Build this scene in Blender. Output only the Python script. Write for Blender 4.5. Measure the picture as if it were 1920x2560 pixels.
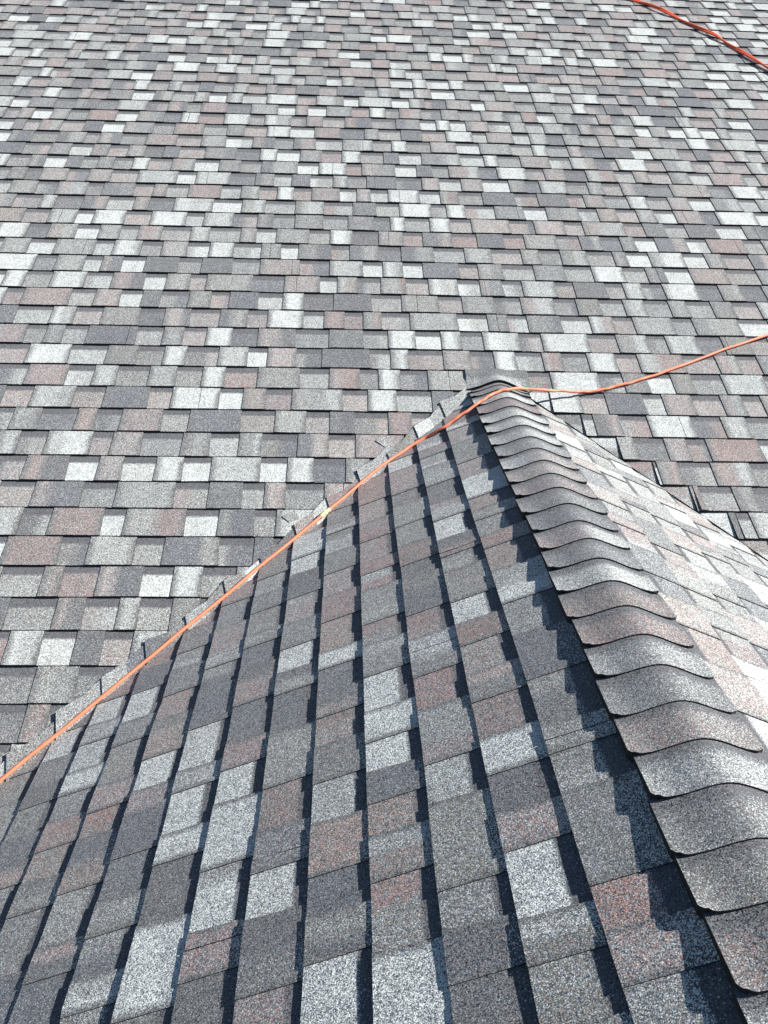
import bpy, math, random
from mathutils import Vector, Matrix

# ---------------------------------------------------------------- camera, sky, sun, exposure
S = bpy.context.scene
for o in list(bpy.data.objects): bpy.data.objects.remove(o)
COL = S.collection
CAM = Vector((-0.7191, -3.8156, 1.0904))
YAW, PIT, ROL, FOC = 0.05297, 0.445985, 0.030421, 2044.3
def cam_axes():
    cy, sy, cp, sp = math.cos(YAW), math.sin(YAW), math.cos(PIT), math.sin(PIT)
    f = Vector((sy*cp, cy*cp, -sp)); r = Vector((cy, -sy, 0)); u = r.cross(f)
    c, s = math.cos(ROL), math.sin(ROL)
    return r*c + u*s, u*c - r*s, f
RX, UX, FX = cam_axes()
cd = bpy.data.cameras.new("camera"); cam = bpy.data.objects.new("camera", cd); COL.objects.link(cam)
m = Matrix((RX, UX, -FX)).transposed().to_4x4(); m.translation = CAM
cam.matrix_world = m
cd.sensor_fit = 'VERTICAL'; cd.sensor_height = 32.0; cd.sensor_width = 24.0
cd.lens = FOC/2560*32.0
cd.clip_start = 0.05; cd.clip_end = 2000
S.camera = cam

SUN = Vector((1.16, -0.04, 1.0)).normalized()
w = bpy.data.worlds.new("World"); S.world = w; w.use_nodes = True
nt = w.node_tree
sky = nt.nodes.new('ShaderNodeTexSky'); sky.sky_type = 'NISHITA'; sky.sun_disc = False
sky.ozone_density = 4.0; sky.dust_density = 0.3; sky.sun_elevation = math.asin(SUN.z); sky.sun_rotation = math.atan2(SUN.x, SUN.y)
bg = nt.nodes['Background']; bg.inputs['Strength'].default_value = 0.05
nt.links.new(sky.outputs['Color'], bg.inputs['Color'])
ld = bpy.data.lights.new("sun", 'SUN'); ld.energy = 5.0; ld.angle = math.radians(0.5); ld.color = (1.0, 0.965, 0.92)
sun = bpy.data.objects.new("sun", ld); COL.objects.link(sun)
sun.rotation_euler = (-SUN).to_track_quat('-Z', 'Y').to_euler(); sun.location = SUN*20
S.view_settings.view_transform = 'Standard'; S.view_settings.look = 'None'
S.view_settings.exposure = 1.03; S.view_settings.gamma = 1.0

# ---------------------------------------------------------------- materials
def new_mat(name):
    mt = bpy.data.materials.new(name); mt.use_nodes = True
    return mt, mt.node_tree, mt.node_tree.nodes['Principled BSDF']
def N(t, kind, **kw):
    n = t.nodes.new(kind)
    for k, v in kw.items(): setattr(n, k, v)
    return n
def math_n(t, op, a, b=None, clamp=False):
    n = t.nodes.new('ShaderNodeMath'); n.operation = op; n.use_clamp = clamp
    for i, v in enumerate((a, b)):
        if v is None: continue
        if isinstance(v, (int, float)): n.inputs[i].default_value = v
        else: t.links.new(v, n.inputs[i])
    return n.outputs[0]
def mixc(t, f, a, b):
    n = t.nodes.new('ShaderNodeMix'); n.data_type = 'RGBA'
    t.links.new(f, n.inputs[0]) if not isinstance(f, (int, float)) else setattr(n.inputs[0], 'default_value', f)
    for i, v in ((6, a), (7, b)):
        if isinstance(v, tuple): n.inputs[i].default_value = (*v, 1)
        else: t.links.new(v, n.inputs[i])
    return n.outputs[2]

def granule_material():
    # mineral granules: every grain is a small cell that is dark, red-brown or white;
    # the vertex attribute says how many of each a patch of shingle was made with
    mt, t, p = new_mat("granule_shingle")
    tc = N(t, 'ShaderNodeTexCoord')
    at = N(t, 'ShaderNodeAttribute', attribute_name='gran')
    sep = N(t, 'ShaderNodeSeparateColor'); t.links.new(at.outputs['Color'], sep.inputs[0])
    vo = N(t, 'ShaderNodeTexVoronoi'); vo.inputs['Scale'].default_value = 590.0
    t.links.new(tc.outputs['Object'], vo.inputs['Vector'])
    sc = N(t, 'ShaderNodeSeparateColor'); t.links.new(vo.outputs['Color'], sc.inputs[0])
    n1 = N(t, 'ShaderNodeTexNoise'); n1.inputs['Scale'].default_value = 110; n1.inputs['Detail'].default_value = 2
    n2 = N(t, 'ShaderNodeTexNoise'); n2.inputs['Scale'].default_value = 14; n2.inputs['Detail'].default_value = 3
    for n in (n1, n2): t.links.new(tc.outputs['Object'], n.inputs['Vector'])
    c1 = math_n(t, 'MULTIPLY', math_n(t, 'SUBTRACT', n1.outputs[0], .5), .55)
    c2 = math_n(t, 'MULTIPLY', math_n(t, 'SUBTRACT', n2.outputs[0], .5), .30)
    cl = math_n(t, 'ADD', c1, c2)
    wv = math_n(t, 'ADD', sep.outputs[0], math_n(t, 'MULTIPLY', cl, math_n(t, 'ADD', math_n(t, 'MULTIPLY', sep.outputs[0], 0.9), .22)))
    kv = math_n(t, 'MULTIPLY', sep.outputs[1], math_n(t, 'ADD', 1.0, math_n(t, 'MULTIPLY', cl, 1.4)))
    isw = math_n(t, 'MULTIPLY', math_n(t, 'SUBTRACT', wv, sc.outputs[0]), 12.0, clamp=True)
    isk = math_n(t, 'MULTIPLY', math_n(t, 'SUBTRACT', kv, sc.outputs[1]), 14.0, clamp=True)
    b = sc.outputs[2]
    dark = mixc(t, b, mixc(t, sep.outputs[2], (.023, .022, .018), (.020, .022, .027)), mixc(t, sep.outputs[2], (.165, .162, .140), (.135, .143, .162)))
    red = mixc(t, b, (.16, .068, .058), (.42, .225, .190))
    wht = mixc(t, b, (.38, .405, .385), (.70, .735, .71))
    col = mixc(t, isw, mixc(t, isk, dark, red), wht)
    t.links.new(col, p.inputs['Base Color'])
    p.inputs['Roughness'].default_value = .8
    p.inputs['Specular IOR Level'].default_value = .25
    p.inputs['Sheen Weight'].default_value = .14; p.inputs['Sheen Roughness'].default_value = .55
    g = N(t, 'ShaderNodeNewGeometry')
    v1 = N(t, 'ShaderNodeVectorMath', operation='SUBTRACT'); t.links.new(vo.outputs['Color'], v1.inputs[0]); v1.inputs[1].default_value = (.5, .5, .5)
    v2 = N(t, 'ShaderNodeVectorMath', operation='SCALE'); t.links.new(v1.outputs[0], v2.inputs[0]); v2.inputs['Scale'].default_value = .9
    v3 = N(t, 'ShaderNodeVectorMath', operation='ADD'); t.links.new(v2.outputs[0], v3.inputs[0]); t.links.new(g.outputs['Normal'], v3.inputs[1])
    v4 = N(t, 'ShaderNodeVectorMath', operation='NORMALIZE'); t.links.new(v3.outputs[0], v4.inputs[0])
    t.links.new(v4.outputs[0], p.inputs['Normal'])
    return mt
MG = granule_material()
def plain(name, c, rough=.8, noise=0.0, scale=40, bump=0.0, spec=.5):
    mt, t, p = new_mat(name)
    p.inputs['Roughness'].default_value = rough; p.inputs['Specular IOR Level'].default_value = spec
    tc = N(t, 'ShaderNodeTexCoord')
    n = N(t, 'ShaderNodeTexNoise'); n.inputs['Scale'].default_value = scale; n.inputs['Detail'].default_value = 4
    t.links.new(tc.outputs['Object'], n.inputs['Vector'])
    lo = tuple(max(0, x*(1-noise)) for x in c); hi = tuple(min(1, x*(1+noise)) for x in c)
    t.links.new(mixc(t, n.outputs[0], lo, hi), p.inputs['Base Color'])
    if bump:
        bp = N(t, 'ShaderNodeBump'); bp.inputs['Distance'].default_value = bump; bp.inputs['Strength'].default_value = .6
        t.links.new(n.outputs[0], bp.inputs['Height']); t.links.new(bp.outputs[0], p.inputs['Normal'])
    return mt
MA = plain("asphalt_cut_edge", (.012, .012, .014), .9, .4, 200)
MD = plain("roof_deck_board", (.16, .12, .08), .9, .3, 12)
MH = plain("orange_hose_rubber", (.74, .20, .10), .55, .25, 35, .0004)
MH2 = plain("red_orange_hose_rubber", (.95, .165, .075), .5, .12, 35, .0003)
MB = plain("brass_coupling", (.78, .66, .34), .38, .25, 90, .0006)
MGR = plain("lawn", (.05, .08, .025), .95, .5, .6)

# ---------------------------------------------------------------- the roof's geometry
P1, P2 = 0.465439, 0.450423          # pitches: main slope, cross gable
T1, T2 = math.tan(P1), math.tan(P2)
EXP = 0.143                          # shingle exposure
R_ = random.Random(11)
AP = Vector((0, 0, 0))
# frames: (along, upslope, normal)
F_MAIN = (Vector((1, 0, 0)), Vector((0, math.cos(P1), math.sin(P1))), Vector((0, -math.sin(P1), math.cos(P1))))
F_LEFT = (Vector((0, 1, 0)), Vector((math.cos(P2), 0, math.sin(P2))), Vector((-math.sin(P2), 0, math.cos(P2))))
F_RIGHT = (Vector((0, 1, 0)), Vector((-math.cos(P2), 0, math.sin(P2))), Vector((math.sin(P2), 0, math.cos(P2))))
def P(F, a, t, n): return F[0]*a + F[1]*t + F[2]*n

# share of white and of red-brown granules
TONES = [((.79, .03, .35), 18), ((.62, .05, .35), 12), ((.47, .07, .2), 17), ((.37, .07, .4), 17), ((.22, .05, .85), 15), ((.42, .30, .3), 17), ((.33, .37, .5), 11)]
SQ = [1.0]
def tone():
    x = R_.uniform(0, sum(w for _, w in TONES))
    for tn, wt in TONES:
        x -= wt
        if x <= 0: break
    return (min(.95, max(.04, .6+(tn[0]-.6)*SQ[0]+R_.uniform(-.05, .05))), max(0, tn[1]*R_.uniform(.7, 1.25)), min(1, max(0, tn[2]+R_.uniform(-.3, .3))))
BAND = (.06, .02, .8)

def near(a):
    for _ in range(6):
        b = tone()
        if .06 < abs(b[0]-a[0]) < .30: return b
    return a

class MeshB:
    def __init__(s): s.v = []; s.f = []; s.c = []; s.mi = []
    def vert(s, p, c=(.2, 0, .5)):
        s.v.append(tuple(p)); s.c.append((c[0], c[1], c[2], 1)); return len(s.v)-1
    def face(s, ids, mi=0): s.f.append(tuple(ids)); s.mi.append(mi)
    def build(s, name, mats, parent=None, smooth=False, loc=None):
        me = bpy.data.meshes.new(name); me.from_pydata(s.v, [], s.f)
        for m_ in mats: me.materials.append(m_)
        me.polygons.foreach_set('material_index', s.mi)
        if smooth: me.polygons.foreach_set('use_smooth', [True]*len(s.f))
        ca = me.color_attributes.new('gran', 'FLOAT_COLOR', 'POINT')
        ca.data.foreach_set('color', [x for c in s.c for x in c])
        me.update()
        o = bpy.data.objects.new(name, me); COL.objects.link(o)
        if parent: o.parent = parent; o.location = -parent.location
        return o

def wobble(seed, amp, wl):
    r = random.Random(seed); ph = [r.uniform(0, 6.28) for _ in range(4)]; ks = [r.uniform(.6, 1.6) for _ in range(4)]
    return lambda a: amp*sum(math.sin(a/wl*k*6.28+p)/(i+1) for i, (k, p) in enumerate(zip(ks, ph)))/2.08

def sheet(mb, F, a0, a1, rows, col_fn, n_fn, lim, front=None, sides=(None, None), step=.03, flare=(0, 0), tw=None):
    if F is not F_MAIN: step = .02
    """a patch of shingle between a0 and a1; rows are heights above its butt line tb(a)"""
    nc = max(1, int(math.ceil((a1-a0)/step)))
    grid = []
    for r, (tt, h) in enumerate(rows):
        line = []
        for i in range(nc+1):
            u = i/nc
            a = a0 + (a1-a0)*u + (flare[0]*(1-u)+flare[1]*u)*(1-h)
            t = tt + (tw(a)*(1-h) if tw else 0)
            lo, hi = lim(t)
            if F is not F_MAIN: t = min(t, -.075)
            a = min(max(a, lo), hi)
            line.append((a, t, h))
        grid.append(line)
    if grid[0][-1][0]-grid[0][0][0] < 1e-5 and grid[-1][-1][0]-grid[-1][0][0] < 1e-5: return
    ids = [[mb.vert(P(F, a, t, n_fn(a, h)), col_fn(a, h)) for a, t, h in line] for line in grid]
    for r in range(len(rows)-1):
        for i in range(nc):
            if grid[r][i+1][0]-grid[r][i][0] < 1e-6 and grid[r+1][i+1][0]-grid[r+1][i][0] < 1e-6: continue
            mb.face((ids[r][i], ids[r][i+1], ids[r+1][i+1], ids[r+1][i]))
    if front is not None:       # butt edge, bare asphalt
        lo_ = [mb.vert(P(F, a, t-.0002, front)) for a, t, h in grid[0]]
        tp = [mb.vert(P(F, a, t, n_fn(a, h))) for a, t, h in grid[0]]
        for i in range(nc):
            if grid[0][i+1][0]-grid[0][i][0] > 1e-6: mb.face((lo_[i], lo_[i+1], tp[i+1], tp[i]), 1)
    for k, sd in enumerate(sides):
        if sd is None: continue
        i = 0 if k == 0 else nc
        tp = [mb.vert(P(F, l[i][0], l[i][1], n_fn(l[i][0], l[i][2]))) for l in grid]
        bt = [mb.vert(P(F, l[i][0], l[i][1], n_fn(l[i][0], l[i][2])-sd)) for l in grid]
        for j in range(len(tp)-1):
            q = (tp[j], tp[j+1], bt[j+1], bt[j])
            mb.face(q if k == 0 else q[::-1], 1)

THK = {id(F_MAIN): (.0068, .0036), id(F_LEFT): (.0074, .0026), id(F_RIGHT): (.0074, .0030)}            # rise of a course over its exposure; depth of a cut-out
def course(mb, F, t0, a_lo, a_hi, lim, seed, mirror=False, edge_drop=(None, None), amp=.0016, raised=None):
    r = random.Random(seed); TH, SLOT = THK[id(F)]
    tw0 = wobble(seed+1, amp, 1.1); rag = wobble(seed+3, .0005, .05)
    lift = wobble(seed+2, .0011, .45)
    # shingles one metre long, each a little off its neighbours
    sh0 = a_lo - r.uniform(0, 1); offs = [(r.uniform(-.0013, .0013), abs(r.gauss(0, .0010))) for _ in range(int((a_hi-a_lo)/1.0)+4)]
    def idx(a): return min(len(offs)-1, max(0, int((a-sh0)/1.0)))
    def tw(a): return tw0(a) + offs[idx(a)][0]
    def nlay(a, h):
        e = 0
        if raised is not None and a < raised+.25: e = .0085*(1-(a-raised)/.25)*(1-h*.35)
        return TH*(1-h) + (lift(a)+.0008+offs[idx(a)][1]+rag(a))*(1-h) + e
    # upper teeth and cut-outs
    pieces = []; a = a_lo - r.uniform(0, .3)
    while a < a_hi:
        wt = r.choice((r.uniform(.09, .15), r.uniform(.13, .19), r.uniform(.07, .12), r.uniform(.16, .24)))
        ws = r.choice((r.uniform(.09, .13), r.uniform(.11, .16), r.uniform(.12, .18)))
        pieces.append([a, a+wt, ws]); a += wt+ws
    R_.seed(seed+5)
    slot_t = []; tooth = []
    for q in pieces:
        ta = tone(); tb = near(ta) if r.random() < .38 else ta
        tooth.append((q[0], q[1], ta, tb, r.uniform(.3, .7)))
        sa = tone(); sb = near(sa) if r.random() < .30 else sa
        slot_t.append((q[1]-.03, q[1]+q[2]+.03, sa, sb, r.uniform(.3, .7)))
    def lerp(c, d, u): return tuple(p+(q-p)*u for p, q in zip(c, d))
    def track(tr):
        def fn(a, h=0):
            for x0, x1, ta, tb, m_ in tr:
                if x0 <= a <= x1:
                    u = (a-x0)/(x1-x0); return lerp(ta, tb, min(1, max(0, (u-m_)/.10+.5)))
            return (.2, .03, .5)
        return fn
    for k, (x0, x1, ta, tb, m_) in enumerate(slot_t):      # lower layer
        if x1 < a_lo or x0 > a_hi: continue
        nxt = slot_t[k+1][0] if k+1 < len(slot_t) else a_hi
        f = track([slot_t[k]])
        hb = r.uniform(.66, .74)
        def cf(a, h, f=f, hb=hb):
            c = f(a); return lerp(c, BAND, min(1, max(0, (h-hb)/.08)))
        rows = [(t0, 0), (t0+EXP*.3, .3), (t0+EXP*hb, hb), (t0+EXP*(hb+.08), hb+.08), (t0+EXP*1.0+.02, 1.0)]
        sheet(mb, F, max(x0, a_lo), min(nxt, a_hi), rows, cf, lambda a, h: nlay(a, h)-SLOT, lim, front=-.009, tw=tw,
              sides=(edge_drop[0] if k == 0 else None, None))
    for k, (x0, x1, ta, tb, m_) in enumerate(tooth):
        if x1 < a_lo or x0 > a_hi: continue
        f = track([tooth[k]])
        cuts = [max(x0, a_lo)]
        js = sh0 + math.ceil((x0-sh0))*1.0
        if x0+.02 < js < x1-.02: cuts += [js]
        cuts.append(min(x1, a_hi))
        if cuts[-1]-cuts[0] < .004: continue
        fl = r.uniform(.002, .009)
        for ci in range(len(cuts)-1):
            g0 = .0012 if ci > 0 else 0; g1 = .0012 if ci < len(cuts)-2 else 0
            if cuts[ci+1]-g1-cuts[ci]-g0 < .004: continue
            rows = [(t0, 0), (t0+EXP*.33, .33), (t0+EXP*.7, .7), (t0+EXP+.02, 1.0)]
            fr = (-fl*.2 if ci == 0 else 0, fl if ci == len(cuts)-2 else 0)
            if mirror: fr = (-fl if ci == 0 else 0, fl*.2 if ci == len(cuts)-2 else 0)
            sheet(mb, F, cuts[ci]+g0, cuts[ci+1]-g1, rows, lambda a, h: f(a), nlay, lim, front=-.009, tw=tw, flare=fr, sides=(SLOT+.0006, SLOT+.0006))

def tag(o, label=None, cat=None, group=None, kind=None):
    if label: o['label'] = label
    if cat: o['category'] = cat
    if group: o['group'] = group
    if kind: o['kind'] = kind
def empty(name, loc=(0, 0, 0)):
    e = bpy.data.objects.new(name, None); COL.objects.link(e); e.location = loc; e.empty_display_size = .3
    bpy.context.view_layer.update(); return e

roof = empty("shingle_roof", (0, -1.0, -2.2))
tag(roof, "grey and mauve asphalt shingle roof with a capped cross gable ridge running into its main slope", "roof")

# valley: along it Y*T1 = -|X|*T2 ; on the main slope at height t the valley stands at |x| = vx(t)
def vx(t): return -t*math.cos(P1)*T1/T2
def vy(s): return -s*math.cos(P2)*T2/T1        # y of the valley at distance s down the gable slope

T0 = 4.0313                                    # height of a butt line, all others follow at EXP
XL, XR = -5.0, 4.6
tops = [T0 + k*EXP for k in range(9)]
lows = [T0 - k*EXP for k in range(1, 46)]
mm = MeshB()
for i, t in enumerate(sorted(tops+lows)):
    sd = 1000+i*17
    if t > -.12 and t+EXP > 0.02:              # runs over the end of the ridge
        course(mm, F_MAIN, t, XL, XR, lambda q: (XL, XR), sd)
    else:
        course(mm, F_MAIN, t, XL, -vx(t+EXP)+.02 if t+EXP < 0 else 0, lambda q: (XL, min(-vx(q)+.004, 0)), sd)
        # right of the gable the course stops upright above the valley; the shingle below it shows as a triangle
        TH = .0068; xv = vx(t) + R_.uniform(-.004, .008)
        if R_.random() < .45: xv2 = xv + R_.uniform(.015, .04)
        else: xv2 = xv
        course(mm, F_MAIN, t, xv2, XR, lambda q: (xv2, XR), sd+7, raised=xv2)
        for x in (xv2, xv) if xv2 > xv else (xv2,):
            # upright cut edge of the course
            top = [P(F_MAIN, x, t+EXP*h-.001, TH*(1-h)+.0085*(1-h*.35)) for h in (0, .5, 1)]
            bot = [P(F_MAIN, x, t+EXP*h-.001, -.012) for h in (0, .5, 1)]
            A = [mm.vert(p_) for p_ in top]; B = [mm.vert(p_) for p_ in bot]
            for j in range(2): mm.face((A[j], A[j+1], B[j+1], B[j]), 1)
        if xv2 > xv:
            tn = tone()
            c4 = [P(F_MAIN, xv, t, TH+.004), P(F_MAIN, xv2, t, TH+.004), P(F_MAIN, xv2, t+EXP, .0042), P(F_MAIN, xv, t+EXP, .0042)]
            mm.face([mm.vert(p_, tn) for p_ in c4])
            mm.face([mm.vert(p_) for p_ in (P(F_MAIN, xv, t, -.009), P(F_MAIN, xv2, t, -.009), c4[1], c4[0])], 1)
        # the triangle
        tn, tn2 = tone(), tone()
        n0, n1_ = .0050, .0015
        g = .004
        rows = 5; L0 = []; L1 = []
        for j in range(rows+1):
            h = j/rows; tq = t + EXP*h
            L0.append((max(0, vx(tq))+g*(1-.4*h), tq)); L1.append((xv2+.003, tq))
        ids = []
        for j in range(rows+1):
            a0, tq = L0[j]; a1 = L1[j][0]
            c_ = tn if j < 3 else tn2
            ids.append([mm.vert(P(F_MAIN, a0+(a1-a0)*u, tq, n0+(n1_-n0)*j/rows), c_) for u in (0, .5, 1)])
        for j in range(rows):
            for u in range(2): mm.face((ids[j][u], ids[j][u+1], ids[j+1][u+1], ids[j+1][u]))
        A = [mm.vert(P(F_MAIN, a, tq, n0)) for a, tq in L0]; B = [mm.vert(P(F_MAIN, a-.012, tq, -.014)) for a, tq in L0]
        for j in range(rows): mm.face((A[j], A[j+1], B[j+1], B[j]), 1)
main = mm.build("main_slope", [MG, MA], roof)
main['label'] = "sunlit main slope of laminated shingles in level courses behind the gable ridge"

# ---------------------------------------------------------------- gable slopes
YN = -5.2
S0 = 0.3044
def gable(F, name, label, seed, sgn):
    mb = MeshB()
    for j in range(0, 20):
        s = S0 + j*EXP
        t = -s
        hi = min(0, vy(s-EXP))+.03
        if hi < YN+.1: break
        course(mb, F, t, YN, hi, lambda q: (YN, min(vy(-min(q, -.075)) + (.012 if sgn < 0 else -.016), .03)), seed+j*13, mirror=(sgn > 0), amp=.0022)
    o = mb.build(name, [MG, MA], roof); o['label'] = label
    return o
gable(F_LEFT, "gable_slope", "gable slope in raking light, its courses edged by long dark shadows", 5000, -1)
SQ[0] = .7  # squeezes tones toward pale, painting the right slope's sunlit washout into its colour
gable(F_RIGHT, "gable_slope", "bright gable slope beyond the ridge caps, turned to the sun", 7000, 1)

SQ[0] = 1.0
# shingle ends of the left gable slope carried over the valley on to the main slope
vlen = math.hypot(1, T2/T1/math.cos(P1))
VD = Vector((-1/vlen, -(T2/T1/math.cos(P1))/vlen))            # valley direction in main slope coordinates (x, t), downwards
phi = math.acos(Vector((-1, -T2/T1, -T2)).normalized().dot(Vector((0, -1, 0))))
upv = -VD
def rot(v, a): return Vector((v.x*math.cos(a)-v.y*math.sin(a), v.x*math.sin(a)+v.y*math.cos(a)))
TICK = rot(upv, phi)                                           # butt line continued across the fold
PER = rot(upv, math.pi/2)                                      # away from the valley
fb = MeshB()
base = []
for j in range(-1, 20):
    s = S0 + j*EXP; x = -s*math.cos(P2)
    base.append(Vector((x, vy(s)/math.cos(P1))))
R_.seed(77)
for j in range(1, len(base)):
    p0 = base[j]; p1 = base[j-1]                    # own butt line starts at p0; the next higher one at p1
    d0 = R_.uniform(.030, .080); d1 = R_.uniform(.030, .075)
    tk = TICK/ (TICK.dot(PER))
    tn = tone(); tn2 = tone() if R_.random() < .5 else tn
    if R_.random() < .7: tn = (min(tn[0], .55), tn[1], tn[2])
    if R_.random() < .7: tn2 = (min(tn2[0], .55), tn2[1], tn2[2])
    ext = (p1-p0)*1.12
    n_a, n_b = .0170, .0095
    c = [(p0 - PER*.02, n_a), (p0+ext - PER*.02, n_b), (p0+ext+tk*d1, n_b-.001), (p0+tk*d0, n_a-.001)]
    m1 = (p0+ext*.5 + tk*(d0+d1)*.5*R_.uniform(.62, .85), (n_a+n_b)/2-.001); m0 = (p0+ext*.5 - PER*.02, (n_a+n_b)/2)
    def vv(q, t_): return fb.vert(P(F_MAIN, q[0].x, q[0].y, q[1]), t_)
    fb.face((vv(c[0], tn), vv(m0, tn), vv(m1, tn), vv(c[3], tn)))
    fb.face((vv(m0, tn2), vv(c[1], tn2), vv(c[2], tn2), vv(m1, tn2)))
    def wall(q0, q1, drop=.012):
        fb.face([fb.vert(P(F_MAIN, q[0].x, q[0].y, n)) for q, n in ((q0, q0[1]), (q1, q1[1]), (q1, q1[1]-drop), (q0, q0[1]-drop))], 1)
    wall(c[0], c[3], .016); wall(c[3], m1, .010); wall(m1, c[2], .010)
# clipped shingle corners standing a little proud beside the valley
R_.seed(5)
for k in range(3, 17):
    if R_.random() < .70: continue
    t = .0273 - k*EXP; x = -vx(t+.10) - R_.uniform(.135, .185); t += R_.uniform(.085, .105)
    L_ = R_.uniform(.030, .048)
    q = [Vector((x, t)), Vector((x+L_, t-L_*.95)), Vector((x+L_+.05, t-L_*.3)), Vector((x+.05, t+.035))]
    nn_ = (.0066, .0078, .0020, .0020); tn = (R_.uniform(.3, .5), .06, .3)
    fb.face([fb.vert(P(F_MAIN, a.x, a.y, n), tn) for a, n in zip(q, nn_)])
    fb.face([fb.vert(P(F_MAIN, a.x, a.y, n)) for a, n in ((q[0], .0066), (q[1], .0078), (q[1], .001), (q[0], .001))], 1)
fl = fb.build("valley_flap", [MG, MA], roof); fl['label'] = "cut shingle ends folded over the left valley beside the hose"

# deck under the shingles, so that the roof is a solid thing
db = MeshB()
def slab(pts, F, n0=-.013, n1=-.035):
    T = [db.vert(P(F, a, t, n0)) for a, t in pts]; B = [db.vert(P(F, a, t, n1)) for a, t in pts]
    db.face(T); db.face(B[::-1])
    for i in range(len(pts)):
        j = (i+1) % len(pts); db.face((T[j], T[i], B[i], B[j]))
tl = T0-45*EXP
slab([(XL, tl), (XL, T0+9*EXP), (XR, T0+9*EXP), (XR, tl)], F_MAIN)
for F, in ((F_LEFT,), (F_RIGHT,)):
    slab([(YN, 0), (YN, -S0-12*EXP), (vy(S0+12*EXP), -S0-12*EXP), (0, 0)], F)
db.build("roof_deck", [MD], roof)

# ---------------------------------------------------------------- ridge caps
EC, YC = 0.12364, -0.46468
def cap_z(x, lift): 
    r = .0165
    return -math.sqrt((x*T2)**2 + r*r) + .0100 + lift
def ridge_cap(i, ys=None):
    r = random.Random(300+i)
    R_.seed(900+i*3)
    y0 = YC - EC*i + r.uniform(-.006, .006); yb = YC - EC*(i-1) + .012
    if ys: y0, yb = ys
    hw = .1575*math.cos(P2)
    wl, wr = hw + r.uniform(-.004, .004), hw + r.uniform(-.004, .004)
    ch = .011
    mb = MeshB()
    def ct():
        q = tone(); return (min(.60, max(.20, q[0]-.08)), q[1]*.6, min(1, q[2]+.2))
    ta = ct(); tb = ct() if r.random() < .3 else ta
    sw = r.uniform(-.06, .06)
    nx = 40; rows = [0, .06, .13, .35, .62, .72, .82, 1.0]
    skew = r.uniform(-.006, .006)
    hf = .0048+r.uniform(0, .0012); hl = r.uniform(.003, .0085); hr = r.uniform(.002, .006)
    grid = []
    for h in rows:
        line = []
        for k in range(nx+1):
            u = -1 + 2*k/nx
            # rounded front corners
            inset = max(0, (1-h/.13))*ch if h < .13 else 0
            lim_l = wl - inset - h*.003; lim_r = wr - inset - h*.003
            x = u*(lim_l if u < 0 else lim_r)
            y = y0 + (yb-y0)*h + skew*u*(1-h)
            # the front edge droops round at the corner
            if h == 0: y += max(0, abs(u)-.93)/.07*.006
            cu = max(0, (abs(u)-.55)/.45)**2
            z = cap_z(x, hf*(1-h)) + (hl if u < 0 else hr)*cu*(1-h) + .0075*cu
            q = min(1, max(0, (x-sw)/.05+.5)); c = tuple(m0+(m1-m0)*q for m0, m1 in zip(ta, tb))
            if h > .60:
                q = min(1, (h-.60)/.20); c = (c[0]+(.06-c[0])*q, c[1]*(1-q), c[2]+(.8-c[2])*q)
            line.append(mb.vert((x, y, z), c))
        grid.append(line)
    for a in range(len(rows)-1):
        for k in range(nx): mb.face((grid[a][k], grid[a][k+1], grid[a+1][k+1], grid[a+1][k]))
    def skirt(ids, dx=0, drop=None, flip=False):
        A = []; B = []
        for q in ids:
            x, y, z = mb.v[q]
            A.append(mb.vert((x, y, z))); B.append(mb.vert((x+dx, y+.0004, z-drop)))
        for k in range(len(ids)-1):
            q = (B[k], B[k+1], A[k+1], A[k]); mb.face(q[::-1] if flip else q, 1)
    skirt(grid[0], 0, .0062)
    skirt([g[0] for g in grid], .001, .0085, True); skirt([g[-1] for g in grid], -.001, .0085)
    # second ply underneath, a little narrower, touching the slope
    for k, sg in ((0, 1), (-1, -1)):
        A = []; B = []
        for g in grid:
            x, y, z = mb.v[g[k]]
            A.append(mb.vert((x+sg*.002, y, z-.008))); B.append(mb.vert((x+sg*.004, y, z-.034)))
        for j in range(len(A)-1): mb.face((A[j], A[j+1], B[j+1], B[j]), 1)
    o = mb.build("ridge_cap", [MG, MA], roof, smooth=False)
    for p_ in o.data.polygons: p_.use_smooth = (p_.material_index == 0)
    return o
for i in range(-1, 37):
    ridge_cap(i)
ridge_cap(-2, (-.219, -.135))
ridge_cap(-3, (-.150, -.090))

# top closing piece, tucked under the main courses
tb_ = MeshB(); R_.seed(42); ta = (.50, .04, .5)
nx, rows = 36, 8
gr = []
for j in range(rows+1):
    h = j/rows; line = []
    for k in range(nx+1):
        u = -1+2*k/nx; x = u*.15 + .004
        zf = cap_z(x, .015)                         # shape at its front, over the caps
        y0 = -.112; y1 = .026
        y = y0+(y1-y0)*h
        zb = P(F_MAIN, x, y/math.cos(P1), .003+.0085*(1-h)).z     # lies on the main slope at its back
        zr = cap_z(x, .016-.010*h)
        q = .5*(zr+zb+math.sqrt((zr-zb)**2+.0006*(.3+h)))      # soft union of ridge and slope
        z = zr*(1-min(1, h*1.6)) + q*min(1, h*1.6) + .009*max(0, -u-.6)/.4*(1-.4*h)
        zz = z if h < .9 else z
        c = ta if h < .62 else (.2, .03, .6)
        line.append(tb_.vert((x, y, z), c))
    gr.append(line)
for a in range(rows):
    for k in range(nx): tb_.face((gr[a][k], gr[a][k+1], gr[a+1][k+1], gr[a+1][k]))
A = [tb_.vert(tb_.v[q]) for q in gr[0]]; B = [tb_.vert((tb_.v[q][0], tb_.v[q][1], tb_.v[q][2]-.008)) for q in gr[0]]
for k in range(nx): tb_.face((B[k], B[k+1], A[k+1], A[k]), 1)
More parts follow.
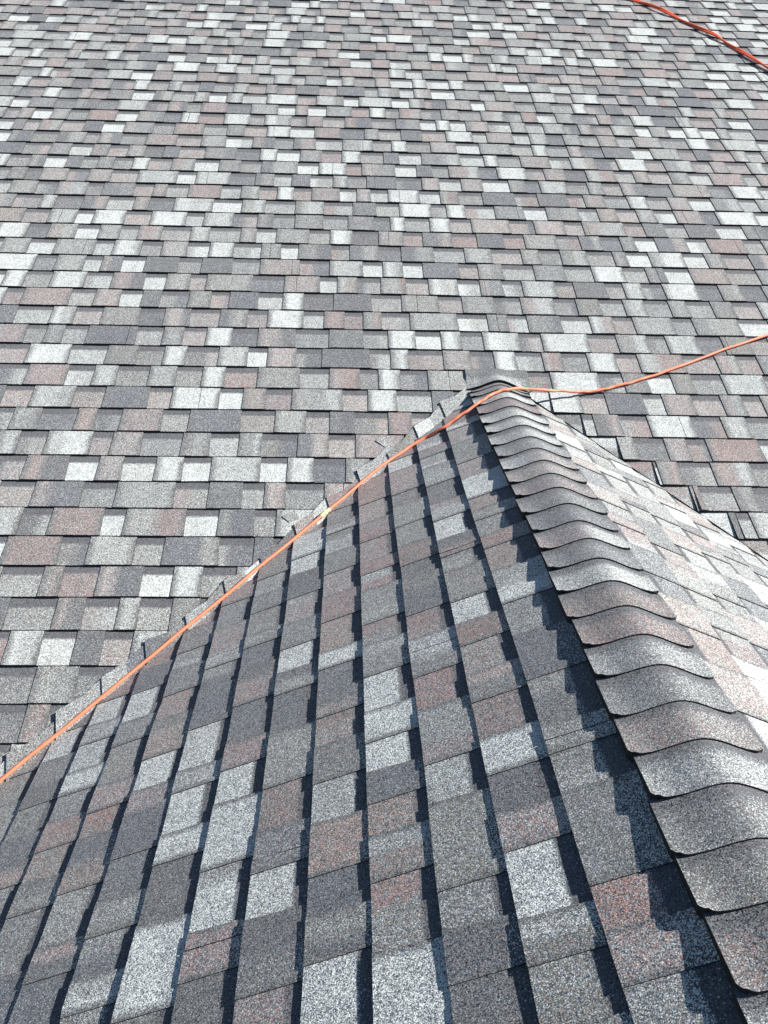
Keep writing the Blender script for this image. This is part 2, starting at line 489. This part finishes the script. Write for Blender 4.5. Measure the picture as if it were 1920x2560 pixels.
for kk in (0, -1):
    A = [tb_.vert(tb_.v[g[kk]]) for g in gr]; B = [tb_.vert((tb_.v[g[kk]][0], tb_.v[g[kk]][1], tb_.v[g[kk]][2]-.02)) for g in gr]
    for k in range(rows): tb_.face((A[k], A[k+1], B[k+1], B[k]), 1)
o = tb_.build("ridge_cap", [MG, MA], roof)
for p_ in o.data.polygons: p_.use_smooth = (p_.material_index == 0)
o['label'] = "last ridge cap, wider and tucked under the main slope at the peak"

# ---------------------------------------------------------------- hoses
def catmull(pts, n=12):
    out = []
    for i in range(len(pts)-1):
        p0 = pts[max(0, i-1)]; p1 = pts[i]; p2 = pts[i+1]; p3 = pts[min(len(pts)-1, i+2)]
        for k in range(n):
            t = k/n
            out.append(.5*((2*p1)+(p2-p0)*t+(2*p0-5*p1+4*p2-p3)*t*t+(3*p1-p0-3*p2+p3)*t**3))
    out.append(pts[-1]); return out
def tube(mb, path, rad, seg=14, mi=0):
    rings = []; up = Vector((0, 0, 1))
    for i, p in enumerate(path):
        d = (path[min(i+1, len(path)-1)]-path[max(i-1, 0)]).normalized()
        s = d.cross(up).normalized(); u = s.cross(d)
        r = rad(i/(len(path)-1)) if callable(rad) else rad
        rings.append([mb.vert(p+(s*math.cos(q)+u*math.sin(q))*r) for q in [2*math.pi*k/seg for k in range(seg)]])
    for i in range(len(rings)-1):
        for k in range(seg): mb.face((rings[i][k], rings[i][(k+1) % seg], rings[i+1][(k+1) % seg], rings[i+1][k]), mi)
    mb.face(rings[0][::-1], mi); mb.face(rings[-1], mi)
HR = .0064
def MPT(x, y, n=HR+.008): return Vector((x, y, y*T1)) + F_MAIN[2]*n
def VPT(x, dn=.004):           # on the valley line
    y = x*T2/T1-.020; return Vector((x, y, x*T2+HR+.012+dn))
hose_pts = [VPT(-3.1), VPT(-2.6), VPT(-2.2), VPT(-1.83), VPT(-1.55), VPT(-1.30), VPT(-1.05), VPT(-.80), VPT(-.55),
            Vector((-.39, -.435, -.178)), Vector((-.286, -.425, -.116)), Vector((-.196, -.385, -.063)), Vector((-.117, -.338, -.025)), Vector((-.057, -.290, -.004)),
            Vector((.020, -.250, .007)), Vector((.10, -.215, -.001)), Vector((.24, -.175, -.020)), Vector((.36, -.138, -.034)),
            MPT(.452, -.105), MPT(.56, -.075), MPT(.666, -.040), MPT(.819, .018), MPT(1.111, .146), MPT(1.443, .284), MPT(2.0, .48), MPT(2.8, .70)]
path = catmull(hose_pts, 14)
for i_, p_ in enumerate(path): p_ += Vector((0, .0022*math.sin(i_*.31)+.0012*math.sin(i_*.83+1), .0012*math.sin(i_*.47)))
hb = MeshB(); tube(hb, path, HR, 16)
hose = empty("air_hose", (hose_pts[3].x, hose_pts[3].y, hose_pts[3].z))
tag(hose, "long orange hose lying in the left valley and over the ridge caps at the peak", "hose", "orange hoses")
h1 = hb.build("hose_tube", [MH], hose, smooth=True)
# coupling sleeve
def coupling(path, k, length=.052):
    mb = MeshB(); c = path[k]; d = (path[k+1]-path[k-1]).normalized()
    pts = [c + d*(length*(i/36-.5)) for i in range(37)]
    def rr(u):
        e = min(u, 1-u)
        if e < .06: return .0078
        if abs(u-.5) < .08: return .0104
        return .0090 + .0009*math.sin(u*6.283*7)
    tube(mb, pts, rr, 12)
    return mb.build("coupling", [MB], hose, smooth=False)
kk = min(range(1, len(path)-1), key=lambda k: abs(path[k].x+.80))
coupling(path, kk)

# second hose, doubled, lying high on the main slope
hose2 = empty("air_hose", (2.3, 3.75, 3.75*T1))
tag(hose2, "doubled orange hose slanting down the upper right of the main slope", "hose", "orange hoses")
H2P = [(1.2, 4.42), (1.45, 4.22), (1.658, 4.061), (1.727, 3.998), (1.834, 3.876), (1.952, 3.753), (2.066, 3.594), (2.153, 3.476), (2.224, 3.36), (2.297, 3.217), (2.403, 2.986), (2.53, 2.7), (2.7, 2.35), (2.9, 1.9)]
c2 = catmull([Vector((x, y, y*T1)) + F_MAIN[2]*(.016 + .008*math.sin(i*2.1)) for i, (x, y) in enumerate(H2P)], 16)
for sgn in (0, 1):
    mb = MeshB(); pts = []
    for i, p in enumerate(c2):
        d = (c2[min(i+1, len(c2)-1)]-c2[max(i-1, 0)]).normalized(); s = d.cross(F_MAIN[2]).normalized()
        a = i*.085 + sgn*math.pi
        pts.append(p + s*(.0105*math.cos(a)) + F_MAIN[2]*(.0050*math.sin(a)+.001))
    tube(mb, pts, .0070, 12)
    mb.build("hose_strand", [MH2], hose2, smooth=True)

# ---------------------------------------------------------------- ground far below
gb = MeshB(); g_ = 400
gb.face([gb.vert(q) for q in ((-g_, -g_, -5.5), (g_, -g_, -5.5), (g_, g_, -5.5), (-g_, g_, -5.5))])
go = gb.build("ground", [MGR]); tag(go, "lawn far below the roof", kind="structure")
